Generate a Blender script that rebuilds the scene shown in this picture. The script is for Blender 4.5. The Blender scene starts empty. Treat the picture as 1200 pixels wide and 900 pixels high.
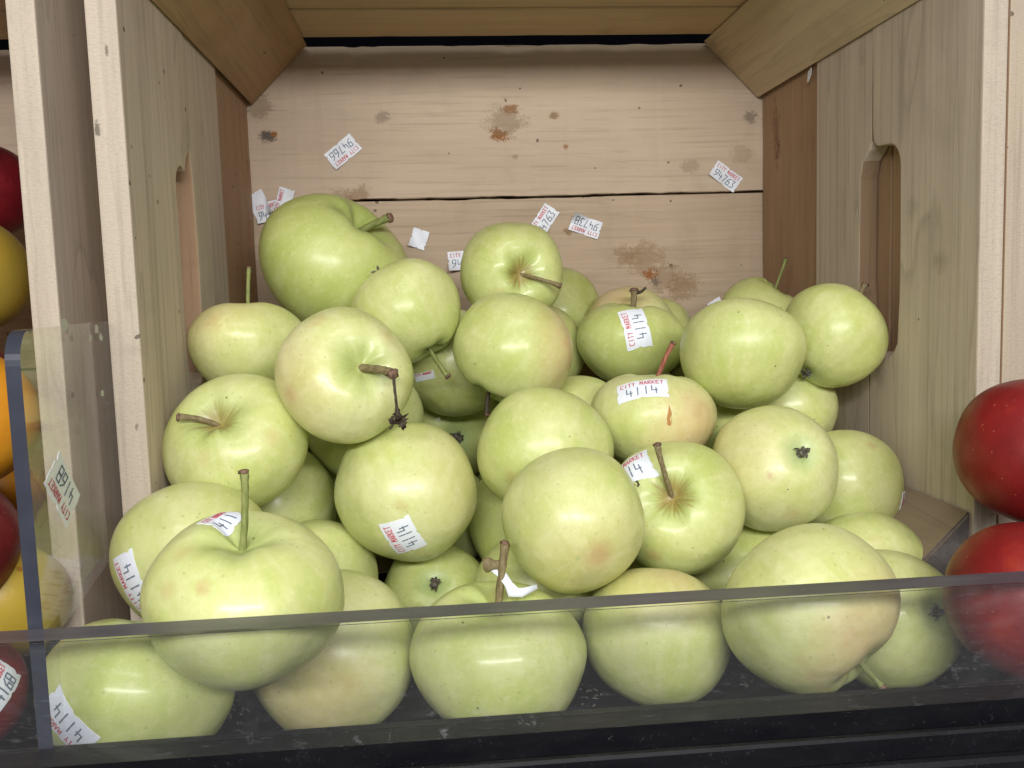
import bpy, bmesh, math, random
from mathutils import Vector, Matrix, noise as mnoise
from mathutils.bvhtree import BVHTree

# ------------------------------------------------------------------ camera, world, lamps, exposure
scene = bpy.context.scene
col = scene.collection
YAW, PITCH, ROLL, FPX = 0.0824019, 0.1016144, -0.0310179, 1068.2455
FWD = Vector((math.sin(YAW)*math.cos(PITCH), math.cos(YAW)*math.cos(PITCH), -math.sin(PITCH)))
_r0 = Vector((math.cos(YAW), -math.sin(YAW), 0)); _u0 = _r0.cross(FWD)
RIGHT = math.cos(ROLL)*_r0 + math.sin(ROLL)*_u0
UP = RIGHT.cross(FWD)
cam_d = bpy.data.cameras.new('camera'); cam = bpy.data.objects.new('camera', cam_d); col.objects.link(cam)
cam_d.sensor_width = 36; cam_d.lens = 36*FPX/1200; cam_d.clip_start = 0.01; cam_d.clip_end = 50
_m = Matrix((RIGHT, UP, -FWD)).transposed().to_4x4(); cam.matrix_world = _m
scene.camera = cam
def ray(x, y): return FWD + RIGHT*((x-600)/FPX) - UP*((y-450)/FPX)
def onplane(x, y, ax, v):
    d = ray(x, y); return d*(v/d[ax])

world = bpy.data.worlds.new('World'); scene.world = world; world.use_nodes = True
bg = world.node_tree.nodes['Background']; bg.inputs[0].default_value = (0.98, 0.99, 1.0, 1); bg.inputs[1].default_value = 0.22

def area(name, loc, target, sx, sy, power, colr):
    l = bpy.data.lights.new(name, 'AREA'); l.shape = 'RECTANGLE'; l.size = sx; l.size_y = sy; l.energy = power; l.color = colr
    o = bpy.data.objects.new(name, l); col.objects.link(o); o.location = loc
    d = (Vector(target)-Vector(loc)).normalized(); z = -d; x = Vector((1, 0, 0)); y = z.cross(x).normalized(); x = y.cross(z)
    o.matrix_world = Matrix.Translation(loc) @ Matrix((x, y, z)).transposed().to_4x4()
    return o
area('store_lamp', (0.02, -0.55, 0.290), (0.06, 0.5, -0.02), 1.0, 0.08, 13.6, (1.0, 0.99, 0.975))  # low lamp, a little above and behind the camera
area('store_lamp', (0.10, -0.60, 1.45), (0.06, 0.45, -0.05), 1.3, 0.2, 8, (1.0, 0.99, 0.975))

vs = scene.view_settings
vs.view_transform = 'Standard'; vs.look = 'None'; vs.exposure = 0.0; vs.gamma = 1.0; vs.use_curve_mapping = False
scene.cycles.max_bounces = 8; scene.cycles.transparent_max_bounces = 12

# ------------------------------------------------------------------ helpers
random.seed(7)
def link(name, me, mat=None, parent=None):
    o = bpy.data.objects.new(name, me); col.objects.link(o)
    if mat is not None: me.materials.append(mat)
    if parent is not None: o.parent = parent
    return o
def tag(o, label=None, cat=None, group=None, kind=None):
    if label: o['label'] = label
    if cat: o['category'] = cat
    if group: o['group'] = group
    if kind: o['kind'] = kind
    return o
def mesh_from(name, verts, faces, smooth=False):
    me = bpy.data.meshes.new(name); me.from_pydata([tuple(v) for v in verts], [], faces); me.update()
    if smooth:
        me.polygons.foreach_set('use_smooth', [True]*len(me.polygons))
    return me

class NT:
    """small node-building helper"""
    def __init__(s, name):
        s.m = bpy.data.materials.new(name); s.m.use_nodes = True; s.t = s.m.node_tree; s.t.nodes.clear()
        s.out = s.n('ShaderNodeOutputMaterial')
    def n(s, kind, **kw):
        nd = s.t.nodes.new(kind)
        for k, v in kw.items(): setattr(nd, k, v)
        return nd
    def l(s, a, b): s.t.links.new(a, b)
    def sock(s, inp, v):
        if isinstance(v, bpy.types.NodeSocket): s.l(v, inp)
        elif v is not None: inp.default_value = v
    def noise(s, vec, scale, detail=4, rough=.55, dist=0.0):
        nd = s.n('ShaderNodeTexNoise'); s.l(vec, nd.inputs['Vector']); nd.inputs['Scale'].default_value = scale
        nd.inputs['Detail'].default_value = detail; nd.inputs['Roughness'].default_value = rough; nd.inputs['Distortion'].default_value = dist
        return nd.outputs['Fac']
    def voro(s, vec, scale, rnd=1.0):
        nd = s.n('ShaderNodeTexVoronoi'); s.l(vec, nd.inputs['Vector']); nd.inputs['Scale'].default_value = scale; nd.inputs['Randomness'].default_value = rnd
        return nd
    def map(s, vec, loc=(0,0,0), scale=(1,1,1), rot=(0,0,0)):
        nd = s.n('ShaderNodeMapping'); s.l(vec, nd.inputs[0]); nd.inputs[1].default_value = loc; nd.inputs[2].default_value = rot; nd.inputs[3].default_value = scale
        return nd.outputs[0]
    def ramp(s, fac, stops):
        nd = s.n('ShaderNodeValToRGB'); s.l(fac, nd.inputs[0]); e = nd.color_ramp.elements
        while len(e) < len(stops): e.new(0.5)
        for q, (p, c) in zip(e, stops):
            q.position = p; q.color = (c, c, c, 1) if not isinstance(c, (tuple, list)) else tuple(c)+(1,)
        return nd.outputs[0]
    def rng(s, v, a, b, c=0.0, d=1.0):
        nd = s.n('ShaderNodeMapRange'); s.sock(nd.inputs[0], v)
        for i, q in zip((1, 2, 3, 4), (a, b, c, d)): nd.inputs[i].default_value = q
        return nd.outputs[0]
    def math(s, op, a, b=None):
        nd = s.n('ShaderNodeMath', operation=op); s.sock(nd.inputs[0], a)
        if b is not None: s.sock(nd.inputs[1], b)
        return nd.outputs[0]
    def vmath(s, op, a, b=None):
        nd = s.n('ShaderNodeVectorMath', operation=op); s.sock(nd.inputs[0], a)
        if b is not None: s.sock(nd.inputs[1], b)
        return nd
    def mix(s, fac, a, b, blend='MIX'):
        nd = s.n('ShaderNodeMix', data_type='RGBA', blend_type=blend); s.sock(nd.inputs[0], fac)
        for i, v in ((6, a), (7, b)):
            s.sock(nd.inputs[i], (tuple(v)+(1,) if isinstance(v, (tuple, list)) and len(v) == 3 else v))
        return nd.outputs[2]
    def attr(s, name, typ='GEOMETRY'):
        nd = s.n('ShaderNodeAttribute'); nd.attribute_name = name; nd.attribute_type = typ; return nd
    def bump(s, h, strength, dist=0.001):
        nd = s.n('ShaderNodeBump'); s.l(h, nd.inputs['Height']); nd.inputs['Strength'].default_value = strength; nd.inputs['Distance'].default_value = dist
        return nd.outputs[0]
    def principled(s, base, rough=.5, spec=.5, normal=None, **kw):
        nd = s.n('ShaderNodeBsdfPrincipled'); s.sock(nd.inputs['Base Color'], base if not isinstance(base, tuple) else base+(1,))
        s.sock(nd.inputs['Roughness'], rough); s.sock(nd.inputs['Specular IOR Level'], spec)
        if normal is not None: s.l(normal, nd.inputs['Normal'])
        for k, v in kw.items(): s.sock(nd.inputs[k], v)
        return nd
    def done(s, bsdf): s.l(bsdf.outputs[0], s.out.inputs[0]); return s.m

def plain(name, c, rough=.5, spec=.5, var=0.0):
    t = NT(name)
    base = tuple(c)
    if var:
        tc = t.n('ShaderNodeTexCoord').outputs['Object']
        f = t.noise(tc, 60 if var < .5 else 9, 5)
        base = t.mix(t.rng(f, .3, .7), tuple(x*(1-min(var, .6)) for x in c), tuple(min(1, x*(1+min(var, .6))) for x in c))
    return t.done(t.principled(base, rough, spec))

# ------------------------------------------------------------------ materials: wood
def wood(name, c1, c2, axis, stains=(), specks=0.5, fuzzy=0.0, rings=0.5):
    """grain runs along axis ('X','Y','Z'); stains = (point, radius, colour, strength)"""
    t = NT(name)
    tc = t.n('ShaderNodeTexCoord').outputs['Object']
    oi = t.n('ShaderNodeObjectInfo')
    comb = t.n('ShaderNodeCombineXYZ')
    for i, k in enumerate((3.1, 7.7, 5.3)): t.l(t.math('MULTIPLY', oi.outputs['Random'], k), comb.inputs[i])
    P = t.vmath('ADD', tc, comb.outputs[0]).outputs[0]
    a, b = 2.2, 55.0
    sc = {'X': (a, b, b), 'Y': (b, a, b), 'Z': (b, b, a)}[axis]
    sc2 = {'X': (9, 330, 330), 'Y': (330, 9, 330), 'Z': (330, 330, 9)}[axis]
    sc3 = {'X': (1.2, 14, 14), 'Y': (14, 1.2, 14), 'Z': (14, 14, 1.2)}[axis]
    g1 = t.noise(t.map(P, scale=sc), 1.0, 5, .6, .35)
    g2 = t.noise(t.map(P, scale=sc2), 1.0, 3, .6)
    g3 = t.noise(t.map(P, scale=sc3), 1.0, 4, .55, .8)
    ringv = t.math('FRACT', t.math('MULTIPLY', g3, 9.0))
    ringm = t.ramp(ringv, [(0, 0.0), (.06, 1.0), (.16, .35), (1, 0.0)])
    f = t.math('ADD', t.math('MULTIPLY', t.rng(g1, .3, .7), .55), t.math('MULTIPLY', t.rng(g3, .3, .7), .45))
    c = t.mix(f, c1, c2)
    c = t.mix(t.math('MULTIPLY', ringm, .36*rings), c, tuple(x*.55 for x in c1))
    c = t.mix(t.math('MULTIPLY', t.rng(g2, .54, .72), .42), c, tuple(x*.62 for x in c1))
    c = t.mix(t.math('MULTIPLY', t.rng(g2, .44, .25), .22), c, tuple(min(1, x*1.22) for x in c2))
    blot = t.noise(P, 17, 5, .62, .4)
    c = t.mix(t.math('MULTIPLY', t.rng(blot, .55, .78), .35), c, tuple(x*.66 for x in (c1[0], c1[1], c1[2]*1.05)))
    # little dark dirt specks
    v = t.voro(P, 85)
    sep = t.n('ShaderNodeSeparateColor'); t.l(v.outputs['Color'], sep.inputs[0])
    sm = t.math('MULTIPLY', t.math('LESS_THAN', t.math('ADD', v.outputs['Distance'], t.math('MULTIPLY', t.noise(P, 420, 2), .22)), .22), t.math('GREATER_THAN', sep.outputs[0], 1-.20*specks))
    c = t.mix(t.math('MULTIPLY', sm, .72), c, (.05, .035, .022))
    v2 = t.voro(P, 30)
    sep2 = t.n('ShaderNodeSeparateColor'); t.l(v2.outputs['Color'], sep2.inputs[0])
    smb = t.math('MULTIPLY', t.rng(t.math('ADD', v2.outputs['Distance'], t.math('MULTIPLY', t.noise(P, 190, 3), .3)), .42, .22), t.math('GREATER_THAN', sep2.outputs[1], 1-.22*specks))
    c = t.mix(t.math('MULTIPLY', smb, .33), c, (.15, .10, .06))
    wn = t.math('ADD', t.math('SUBTRACT', t.noise(t.map(tc, scale=(.75, 1, 1.2)), 170, 6, .78), .5), t.math('MULTIPLY', t.math('SUBTRACT', t.noise(tc, 900, 2, .6), .5), .5)) if stains else None
    sg = {'X': (.85, 1, 1.1), 'Y': (1.1, .85, 1.1), 'Z': (1.3, 1.3, .45)}[axis]
    tcs = t.map(tc, scale=sg) if stains else None
    for (p, r, sc_, st) in stains:
        d = t.vmath('DISTANCE', tcs, tuple(q*s_ for q, s_ in zip(p, sg))).outputs['Value']
        wob = t.math('MULTIPLY', wn, r*2.6)
        mk = t.rng(t.math('ADD', d, wob), r*.95, r*.55)
        c = t.mix(t.math('MULTIPLY', mk, st), c, sc_)
    h = t.math('ADD', t.math('MULTIPLY', g2, .5), t.math('MULTIPLY', g1, .6))
    if fuzzy:
        h = t.math('ADD', h, t.math('MULTIPLY', t.noise(t.map(P, scale=(700, 700, 1500) if axis == 'Z' else (900, 900, 900)), 1, 3), fuzzy))
        c = t.mix(t.math('MULTIPLY', t.rng(t.noise(t.map(P, scale=(500, 500, 1300)), 1, 2), .5, .75), .35*fuzzy), c, tuple(x*.6 for x in c1))
    nrm = t.bump(h, .5, .0006)
    return t.done(t.principled(c, .72, .22, nrm))

YB, YF = 0.7323, 0.4279
XL, XR, ZT, ZB, PC = -0.1339, 0.2661, 0.1930, -0.163, 0.045
ZFLOOR = -0.19
def bp(x, y): return onplane(x, y, 1, YB)
RUST, DARK, MOULD = (.27, .095, .015), (.06, .05, .045), (.25, .155, .07)
M = {}
M['wood_back'] = wood('pale_plank_wood', (.495, .382, .28), (.595, .472, .355), 'X', rings=.22, specks=1.1,
    stains=[(bp(585, 158), .0075, RUST, .95), (bp(598, 127), .006, RUST, .8), (bp(591, 143), .016, (.24, .17, .10), .55), (bp(649, 135), .004, MOULD, .8),
            (bp(313, 160), .006, DARK, .85), (bp(321, 157), .0025, RUST, .9), (bp(663, 172), .003, RUST, .7), (bp(604, 184), .003, MOULD, .6), (bp(420, 230), .010, MOULD, .6), (bp(400, 231), .008, MOULD, .5),
            (bp(870, 180), .010, (.32, .22, .15), .4), (bp(880, 137), .006, DARK, .5), (bp(448, 137), .006, (.25, .18, .13), .6), (bp(300, 123), .012, (.2, .13, .07), .5), (bp(808, 195), .008, (.28, .2, .14), .5)])
M['wood_back2'] = wood('worn_plank_wood', (.43, .325, .225), (.55, .43, .315), 'X', rings=.6, specks=1.0,
    stains=[(bp(755, 303), .017, MOULD, .5), (bp(735, 300), .011, MOULD, .5), (bp(780, 325), .015, (.24, .15, .08), .5), (bp(762, 322), .006, RUST, .9), (bp(768, 330), .005, DARK, .6),
            (bp(666, 271), .004, MOULD, .8), (bp(800, 335), .014, MOULD, .6)])
M['wood_pale'] = wood('grey_poplar_wood', (.50, .41, .318), (.65, .55, .445), 'Z', rings=1.1, specks=.8)
M['wood_cut'] = wood('dull_cut_edge_wood', (.20, .13, .075), (.29, .195, .12), 'Z', rings=.5, specks=.4)
M['wood_low_post'] = wood('shaded_post_wood', (.24, .175, .12), (.33, .25, .18), 'Y', rings=.9, specks=.8)  # brown wood darkened; shade of guard and red apples put into its colour
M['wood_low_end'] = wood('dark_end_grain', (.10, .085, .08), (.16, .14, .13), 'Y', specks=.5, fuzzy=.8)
M['wood_edge'] = wood('sawn_edge_wood', (.43, .36, .28), (.57, .49, .39), 'Z', specks=.4, fuzzy=.9, rings=.5, stains=[(onplane(114, 152, 1, YF), .0022, (.10, .08, .06), .8), (onplane(125, 60, 1, YF), .0012, (.12, .09, .06), .7), (onplane(160, 500, 1, YF), .0012, (.12, .09, .06), .6)])
M['wood_brown'] = wood('brown_poplar_wood', (.345, .215, .125), (.45, .295, .185), 'Z', rings=.6, specks=.35,
    stains=[(onplane(907, 175, 0, XR), .008, (.13, .06, .03), .7), (onplane(905, 150, 0, XR), .012, (.16, .085, .045), .5)])
M['wood_tan'] = wood('tan_poplar_wood', (.54, .39, .23), (.64, .49, .31), 'X', rings=.6, specks=.3)
M['wood_post'] = wood('yellow_post_wood', (.56, .43, .28), (.69, .55, .385), 'Y', rings=.9, specks=.5)
M['wood_post_brown'] = wood('brown_post_wood', (.38, .235, .125), (.48, .32, .19), 'Y', rings=.7, specks=.6)
M['wood_edge_dirty'] = wood('dirty_edge_wood', (.38, .305, .225), (.51, .43, .33), 'Z', specks=2.6, fuzzy=.9, rings=.5, stains=[(onplane(1188+(k*37 % 9)-4, 25+k*34, 1, YF), .0022+.0007*(k*5 % 4), (.07, .05, .035), .75) for k in range(13)])

# ------------------------------------------------------------------ setting: shelf
def black_plastic():
    t = NT('black_shelf_plastic')
    tc = t.n('ShaderNodeTexCoord').outputs['Object']
    n1 = t.noise(tc, 240, 5, .7); n2 = t.noise(t.map(tc, scale=(25, 90, 90)), 1, 5, .7)
    c = t.mix(t.math('MULTIPLY', t.rng(n1, .58, .75), t.rng(n2, .42, .72)), (.004, .0042, .006), (.022, .024, .032))
    n4 = t.noise(tc, 900, 3, .7); n5 = t.noise(t.map(tc, scale=(45, 200, 200)), 1, 4, .7)
    c = t.mix(t.math('MULTIPLY', t.math('MULTIPLY', t.rng(n4, .60, .72), t.rng(n5, .52, .70)), .22), c, (.34, .35, .37))
    return t.done(t.principled(c, t.rng(n2, .3, .7, .35, .6), .22, t.bump(n1, .2, .0005)))
M['shelf'] = black_plastic()
def extrude_x(name, prof, x0, x1, mat, parent=None, nseg=1, close=True):
    n = len(prof); verts = []; faces = []
    for s in range(nseg+1):
        x = x0+(x1-x0)*s/nseg
        verts += [(x, y, z) for y, z in prof]
    for s in range(nseg):
        for i in range(n if close else n-1):
            j = (i+1) % n; a = s*n
            faces.append((a+i, a+j, a+n+j, a+n+i))
    if close: faces += [tuple(range(n-1, -1, -1)), tuple(range(nseg*n, nseg*n+n))]
    return link(name, mesh_from(name, verts, faces), mat, parent)
shelf = extrude_x('shelf', [(.3045, -.205), (.3045, ZFLOOR), (.80, ZFLOOR), (.80, -.205)], -.75, .9, M['shelf'])
tag(shelf, kind='structure')
rail = extrude_x('front_rail', [(.304, -.205), (.304, -.1475), (.3026, -.1462), (.2892, -.1462), (.2882, -.1470), (.2880, -.166), (.2795, -.166), (.2795, -.1508),
    (.2788, -.1498), (.2768, -.1498), (.2760, -.1508), (.2757, -.160), (.2705, -.160), (.2703, -.1556), (.2694, -.1546), (.2672, -.1548), (.2660, -.1562), (.2655, -.205)], -.75, .9, M['shelf'], shelf)
back = extrude_x('dark_gap_sheet', [(.80, -.205), (.80, .75), (.812, .75), (.812, -.205)], -.75, .9, plain('gap_black', (.002, .002, .003), 1.0, 0.0), shelf)  # added black sheet, keeps the gap above the back boards dark

# ------------------------------------------------------------------ crates
def smooth_jit(t, seed, amp):
    return amp*(mnoise.noise(Vector((t*38.0, seed*7.3, 1.7)))+.5*mnoise.noise(Vector((t*120.0, seed*3.1, 9.2))))
def plank(name, lo, hi, axis, mat, parent, bev=.0009, seed=0, amp=.0005, nseg=26, mat2=None, face2=None):
    """a sawn board: chamfered cross-section carried along its grain with uneven edges"""
    ax = 'XYZ'.index(axis); o = [i for i in range(3) if i != ax]
    a0, a1, b0, b1 = lo[o[0]], hi[o[0]], lo[o[1]], hi[o[1]]
    sect = [(a0+bev, b0, 0, -1), (a1-bev, b0, 0, -1), (a1, b0+bev, 1, 0), (a1, b1-bev, 1, 0), (a1-bev, b1, 0, 1), (a0+bev, b1, 0, 1), (a0, b1-bev, -1, 0), (a0, b0+bev, -1, 0)]
    verts = []; faces = []
    for s in range(nseg+1):
        t = lo[ax]+(hi[ax]-lo[ax])*s/nseg
        for i, (pa, pb, na, nb) in enumerate(sect):
            v = [0, 0, 0]; v[ax] = t
            v[o[0]] = pa+na*min(.0, smooth_jit(t, seed+i//2*.37+1, amp)); v[o[1]] = pb+nb*min(.0, smooth_jit(t, seed+i//2*.53+2, amp))
            verts.append(v)
    for s in range(nseg):
        for i in range(8):
            j = (i+1) % 8; faces.append((s*8+i, s*8+j, s*8+8+j, s*8+8+i))
    faces += [tuple(range(7, -1, -1)), tuple(nseg*8+i for i in range(8))]
    me = mesh_from(name, verts, faces)
    ob = link(name, me, mat, parent)
    bm = bmesh.new(); bm.from_mesh(me); bmesh.ops.recalc_face_normals(bm, faces=bm.faces[:])
    bm.to_mesh(me); bm.free()
    if mat2 is not None:
        me.materials.append(mat2)
        for p in me.polygons:
            if p.normal.dot(Vector(face2)) > .9: p.material_index = 1
    return ob
def panel_yz(name, outline, x0, x1, mat, parent, bev=.0009, mat2=None):
    """a board cut to an outline in y,z and given a thickness in x"""
    bm = bmesh.new()
    a = [bm.verts.new((x0, y, z)) for y, z in outline]
    f = bm.faces.new(a); r = bmesh.ops.extrude_face_region(bm, geom=[f])
    bmesh.ops.translate(bm, verts=[v for v in r['geom'] if isinstance(v, bmesh.types.BMVert)], vec=(x1-x0, 0, 0))
    bmesh.ops.recalc_face_normals(bm, faces=bm.faces[:])
    ed = [e for e in bm.edges if len(e.link_faces) == 2 and any(len(q.verts) > 6 for q in e.link_faces)]
    if not ed: ed = bm.edges[:]
    bmesh.ops.bevel(bm, geom=ed, offset=bev, segments=2, affect='EDGES', profile=.6)
    me = bpy.data.meshes.new(name); bm.to_mesh(me); bm.free()
    ob = link(name, me, mat, parent)
    if mat2 is not None:
        me.materials.append(mat2)
        for p in me.polygons:
            if p.normal.y < -.85: p.material_index = 1
    return ob
def prism_y(name, tri, y0, y1, mat, parent, matend=None):
    bm = bmesh.new()
    a = [bm.verts.new((x, y0, z)) for x, z in tri]
    f = bm.faces.new(a); r = bmesh.ops.extrude_face_region(bm, geom=[f])
    bmesh.ops.translate(bm, verts=[v for v in r['geom'] if isinstance(v, bmesh.types.BMVert)], vec=(0, y1-y0, 0))
    bmesh.ops.recalc_face_normals(bm, faces=bm.faces[:])
    bmesh.ops.bevel(bm, geom=bm.edges[:], offset=.0011, segments=2, affect='EDGES')
    me = bpy.data.meshes.new(name); bm.to_mesh(me); bm.free()
    ob = link(name, me, mat, parent)
    if matend:
        me.materials.append(matend)
        for p in me.polygons:
            if p.normal.y < -.9: p.material_index = 1
    return ob
def arc(cx, cz, r, a0, a1, n=7):
    return [(cx+r*math.cos(math.radians(a0+(a1-a0)*i/n)), cz+r*math.sin(math.radians(a0+(a1-a0)*i/n))) for i in range(n+1)]

def make_crate(dx, label, edge_mat='wood_edge', wall='wood_pale'):
    root = bpy.data.objects.new('wooden_crate', None); col.objects.link(root)
    root.location = ((XL+XR)/2+dx, (YF+YB)/2, ZFLOOR)
    tag(root, label, 'crate', 'wooden crates side by side on the shelf')
    kids = []
    zt2 = ZT+.014
    s = 10+dx*50
    # end panels: three upright boards each side, a hand hole cut where the front two meet
    for side in (-1, 1):
        xi = XL if side < 0 else XR
        th = .0136 if side < 0 else .0123
        xo = xi+side*th
        if side > 0:
            front = [(YF, ZFLOOR), (.5385, ZFLOOR), (.5392, -.1), (.5400, -.046)] + arc(.5216, -.030, .0165, -55, -180, 5)[:5] + [(.5050, -.012), (.5046, .02), (.5052, .045)] + arc(.5195, .064, .0140, 178, 92, 6) + \
                    [(.5300, .0786), (.5345, .0796), (.5378, .083), (.5388, .092), (.5390, .115), (.5398, .14), (.5394, zt2), (YF, zt2)]
            mid = [(.5405, ZFLOOR), (.6215, ZFLOOR), (.6218, 0), (.6212, zt2), (.5412, zt2), (.5410, .12), (.5411, .083), (.5440, .0785), (.5520, .073), (.5555, .062), (.5560, 0), (.5520, -.035), (.5425, -.048), (.5407, -.1)]
        else:
            front = [(YF, ZFLOOR), (.5385, ZFLOOR), (.5390, -.06)] + arc(.5240, -.030, .0175, -40, -180, 5) + [(.5062, 0), (.5060, .05)] + arc(.5190, .060, .0130, 180, 60, 6) + [(.5300, .078), (.5390, .085), (.5392, .13), (.5390, zt2), (YF, zt2)]
            mid = [(.5402, ZFLOOR), (.6200, ZFLOOR), (.6204, 0), (.6198, zt2), (.5405, zt2), (.5403, .086), (.5440, .07), (.5460, .03), (.5440, -.02), (.5408, -.05)]
        if wall != 'wood_pale' and side < 0:        # a solid panel without a hand hole
            front = [(YF, ZFLOOR), (.5385, ZFLOOR), (.5390, -.1), (.5385, 0), (.5390, .1), (.5385, zt2), (YF, zt2)]
            mid = [(.5415, ZFLOOR), (.6215, ZFLOOR), (.6218, 0), (.6212, zt2), (.5415, zt2), (.5412, .1), (.5416, -.05)]
        kids.append(panel_yz('end_board', front, xi, xo, M[wall] if side < 0 else M['wood_pale'], root, .0010, M[edge_mat]))
        kids.append(panel_yz('end_board', mid, xi+side*.0008, xo, M[wall] if side < 0 else M['wood_pale'], root, .0010, M['wood_cut'] if side > 0 else M['wood_brown']))
        rx = xi+side*.0030
        kids.append(plank('end_board', (min(rx, xo), .6235, ZFLOOR), (max(rx, xo), YB-.0012, zt2), 'Z', M['wood_brown'], root, seed=s+side))
    # corner posts
    e = .0006
    for (sx, sz) in ((-1, 1), (1, 1), (-1, -1), (1, -1)):
        xi = (XL+e if sx < 0 else XR-e); zi = (ZT-e if sz > 0 else ZB+e)
        tri = [(xi, zi), (xi-sx*PC, zi), (xi, zi-sz*PC)]
        if sx*sz < 0: tri.reverse()
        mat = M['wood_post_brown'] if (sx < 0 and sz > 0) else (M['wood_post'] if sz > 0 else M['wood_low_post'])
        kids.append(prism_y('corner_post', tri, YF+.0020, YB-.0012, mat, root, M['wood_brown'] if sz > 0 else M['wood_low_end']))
    # top and bottom long sides
    kids.append(plank('side_board', (XL+.0002, .6480, ZT), (XR-.0002, .7137, ZT+.0125), 'X', M['wood_tan'], root, seed=s+3))
    kids.append(plank('side_board', (XL+.0002, YF+.003, ZT+.0006), (XR-.0002, .6462, ZT+.0135), 'X', M['wood_tan'], root, seed=s+4))
    kids.append(plank('side_board', (XL+.0002, .5650, ZB-.012), (XR-.0002, .7280, ZB), 'X', M['wood_tan'], root, seed=s+5))
    # bottom of the crate, which stands at the back
    kids.append(plank('bottom_board', (XL-.0130, YB, .0748), (XR+.0118, YB+.011, .1912), 'X', M['wood_back'], root, bev=.0008, seed=s+6, amp=.0016, nseg=90))
    kids.append(plank('bottom_board', (XL-.0130, YB+.0006, -.0480), (XR+.0118, YB+.011, .0733), 'X', M['wood_back2'], root, bev=.0008, seed=s+7, amp=.0012, nseg=90))
    kids.append(plank('bottom_board', (XL-.0130, YB+.0003, -.1740), (XR+.0118, YB+.011, -.0500), 'X', M['wood_back2'], root, bev=.0008, seed=s+8, amp=.0012, nseg=60))
    for k in kids: k.location = Vector((dx, 0, 0))-root.location
    return root
crate = make_crate(0, 'wooden crate holding the heap of pale green apples')
crate_left = make_crate(-.4467, 'wooden crate holding red and yellow apples beyond the clear divider')
crate_right = make_crate(.4266, 'wooden crate with a dirt-marked edge behind the two red apples', edge_mat='wood_edge_dirty', wall='wood_brown')

# ------------------------------------------------------------------ clear acrylic guards
def clear_mat(name, dust_veil, gloss=.8, tint=(.955, .96, .965)):
    t = NT(name)
    tc = t.n('ShaderNodeTexCoord').outputs['Object']
    tr = t.n('ShaderNodeBsdfTransparent'); tr.inputs[0].default_value = tint+(1,)
    gl = t.n('ShaderNodeBsdfGlossy'); gl.inputs['Roughness'].default_value = .06; gl.inputs[0].default_value = (1, 1, 1, 1)
    fr = t.n('ShaderNodeFresnel'); fr.inputs[0].default_value = 1.45
    m1 = t.n('ShaderNodeMixShader'); t.l(t.math('MULTIPLY', fr.outputs[0], gloss), m1.inputs[0]); t.l(tr.outputs[0], m1.inputs[1]); t.l(gl.outputs[0], m1.inputs[2])
    df = t.n('ShaderNodeBsdfDiffuse'); df.inputs[0].default_value = (.36, .36, .38, 1)
    n1 = t.noise(tc, 130, 6, .75, .6); n2 = t.noise(t.map(tc, scale=(14, 40, 40)), 1, 4); n3 = t.noise(t.map(tc, scale=(160, 700, 900), rot=(0, .3, .2)), 1, 3, .6)
    sep = t.n('ShaderNodeSeparateXYZ'); t.l(tc, sep.inputs[0])
    low = t.rng(sep.outputs[2], -.112, -.146, 0.0, 1.0)          # grime gathers along the foot of the sheet
    d = t.math('MULTIPLY', t.rng(n1, .60, .74), t.math('MULTIPLY', t.rng(n2, .45, .7), t.math('ADD', t.math('MULTIPLY', low, .40), .08)))
    sm_ = t.noise(t.map(tc, scale=(16, 16, 30), rot=(0, .5, 0)), 1, 5, .6, 1.5)
    d2 = t.math('ADD', t.math('MULTIPLY', t.rng(n3, .62, .75), .10), t.math('MULTIPLY', t.rng(sm_, .55, .78), .07))
    fac = t.math('ADD', t.math('ADD', d, d2), dust_veil)  # even part: dust plus a veil of store reflections, both painted as grey
    m2 = t.n('ShaderNodeMixShader'); t.l(fac, m2.inputs[0]); t.l(m1.outputs[0], m2.inputs[1]); t.l(df.outputs[0], m2.inputs[2])
    t.l(m2.outputs[0], t.out.inputs[0]); return t.m
M['clear'] = clear_mat('clear_acrylic', .026, .42); M['clear_side'] = clear_mat('scuffed_clear_acrylic', .02, .2)
def edge_mat():
    t = NT('acrylic_cut_edge')
    tc = t.n('ShaderNodeTexCoord').outputs['Object']
    n1 = t.noise(t.map(tc, scale=(20, 150, 60)), 1, 5, .65); n2 = t.noise(tc, 700, 3)
    c = t.mix(t.rng(n1, .35, .7), (.058, .056, .070), (.098, .094, .108))
    c = t.mix(t.math('MULTIPLY', t.rng(n2, .62, .75), .3), c, (.3, .28, .26))
    return t.done(t.principled(c, .3, .4))
M['edge'] = edge_mat(); M['edge_dark'] = plain('dark_cut_edge', (.034, .037, .052), .3, .4, .2)
def box_mats(name, lo, hi, edge_test):
    bm = bmesh.new(); bmesh.ops.create_cube(bm, size=1)
    for v in bm.verts:
        v.co = Vector([(lo[i]+hi[i])/2+v.co[i]*(hi[i]-lo[i]) for i in range(3)])
    bmesh.ops.bevel(bm, geom=bm.edges[:], offset=.0006, segments=2, affect='EDGES')
    me = bpy.data.meshes.new(name); bm.to_mesh(me); bm.free()
    me.materials.append(M['clear']); me.materials.append(M['edge'])
    me.materials.append(M['shelf'])
    for p in me.polygons: p.material_index = 1 if edge_test(p.normal) else (2 if p.normal.z < -.75 else 0)
    return link(name, me)
PY0, PY1, PZT, PZB = .2868, .2990, -.1043, -.1458
pane = box_mats('front_guard', (-.72, PY0, PZB), (.86, PY1, PZT), lambda n: abs(n.y) < .75 and n.z > 0)
tag(pane, 'long clear acrylic front guard with a grey top edge before the apples', 'guard')
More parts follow.
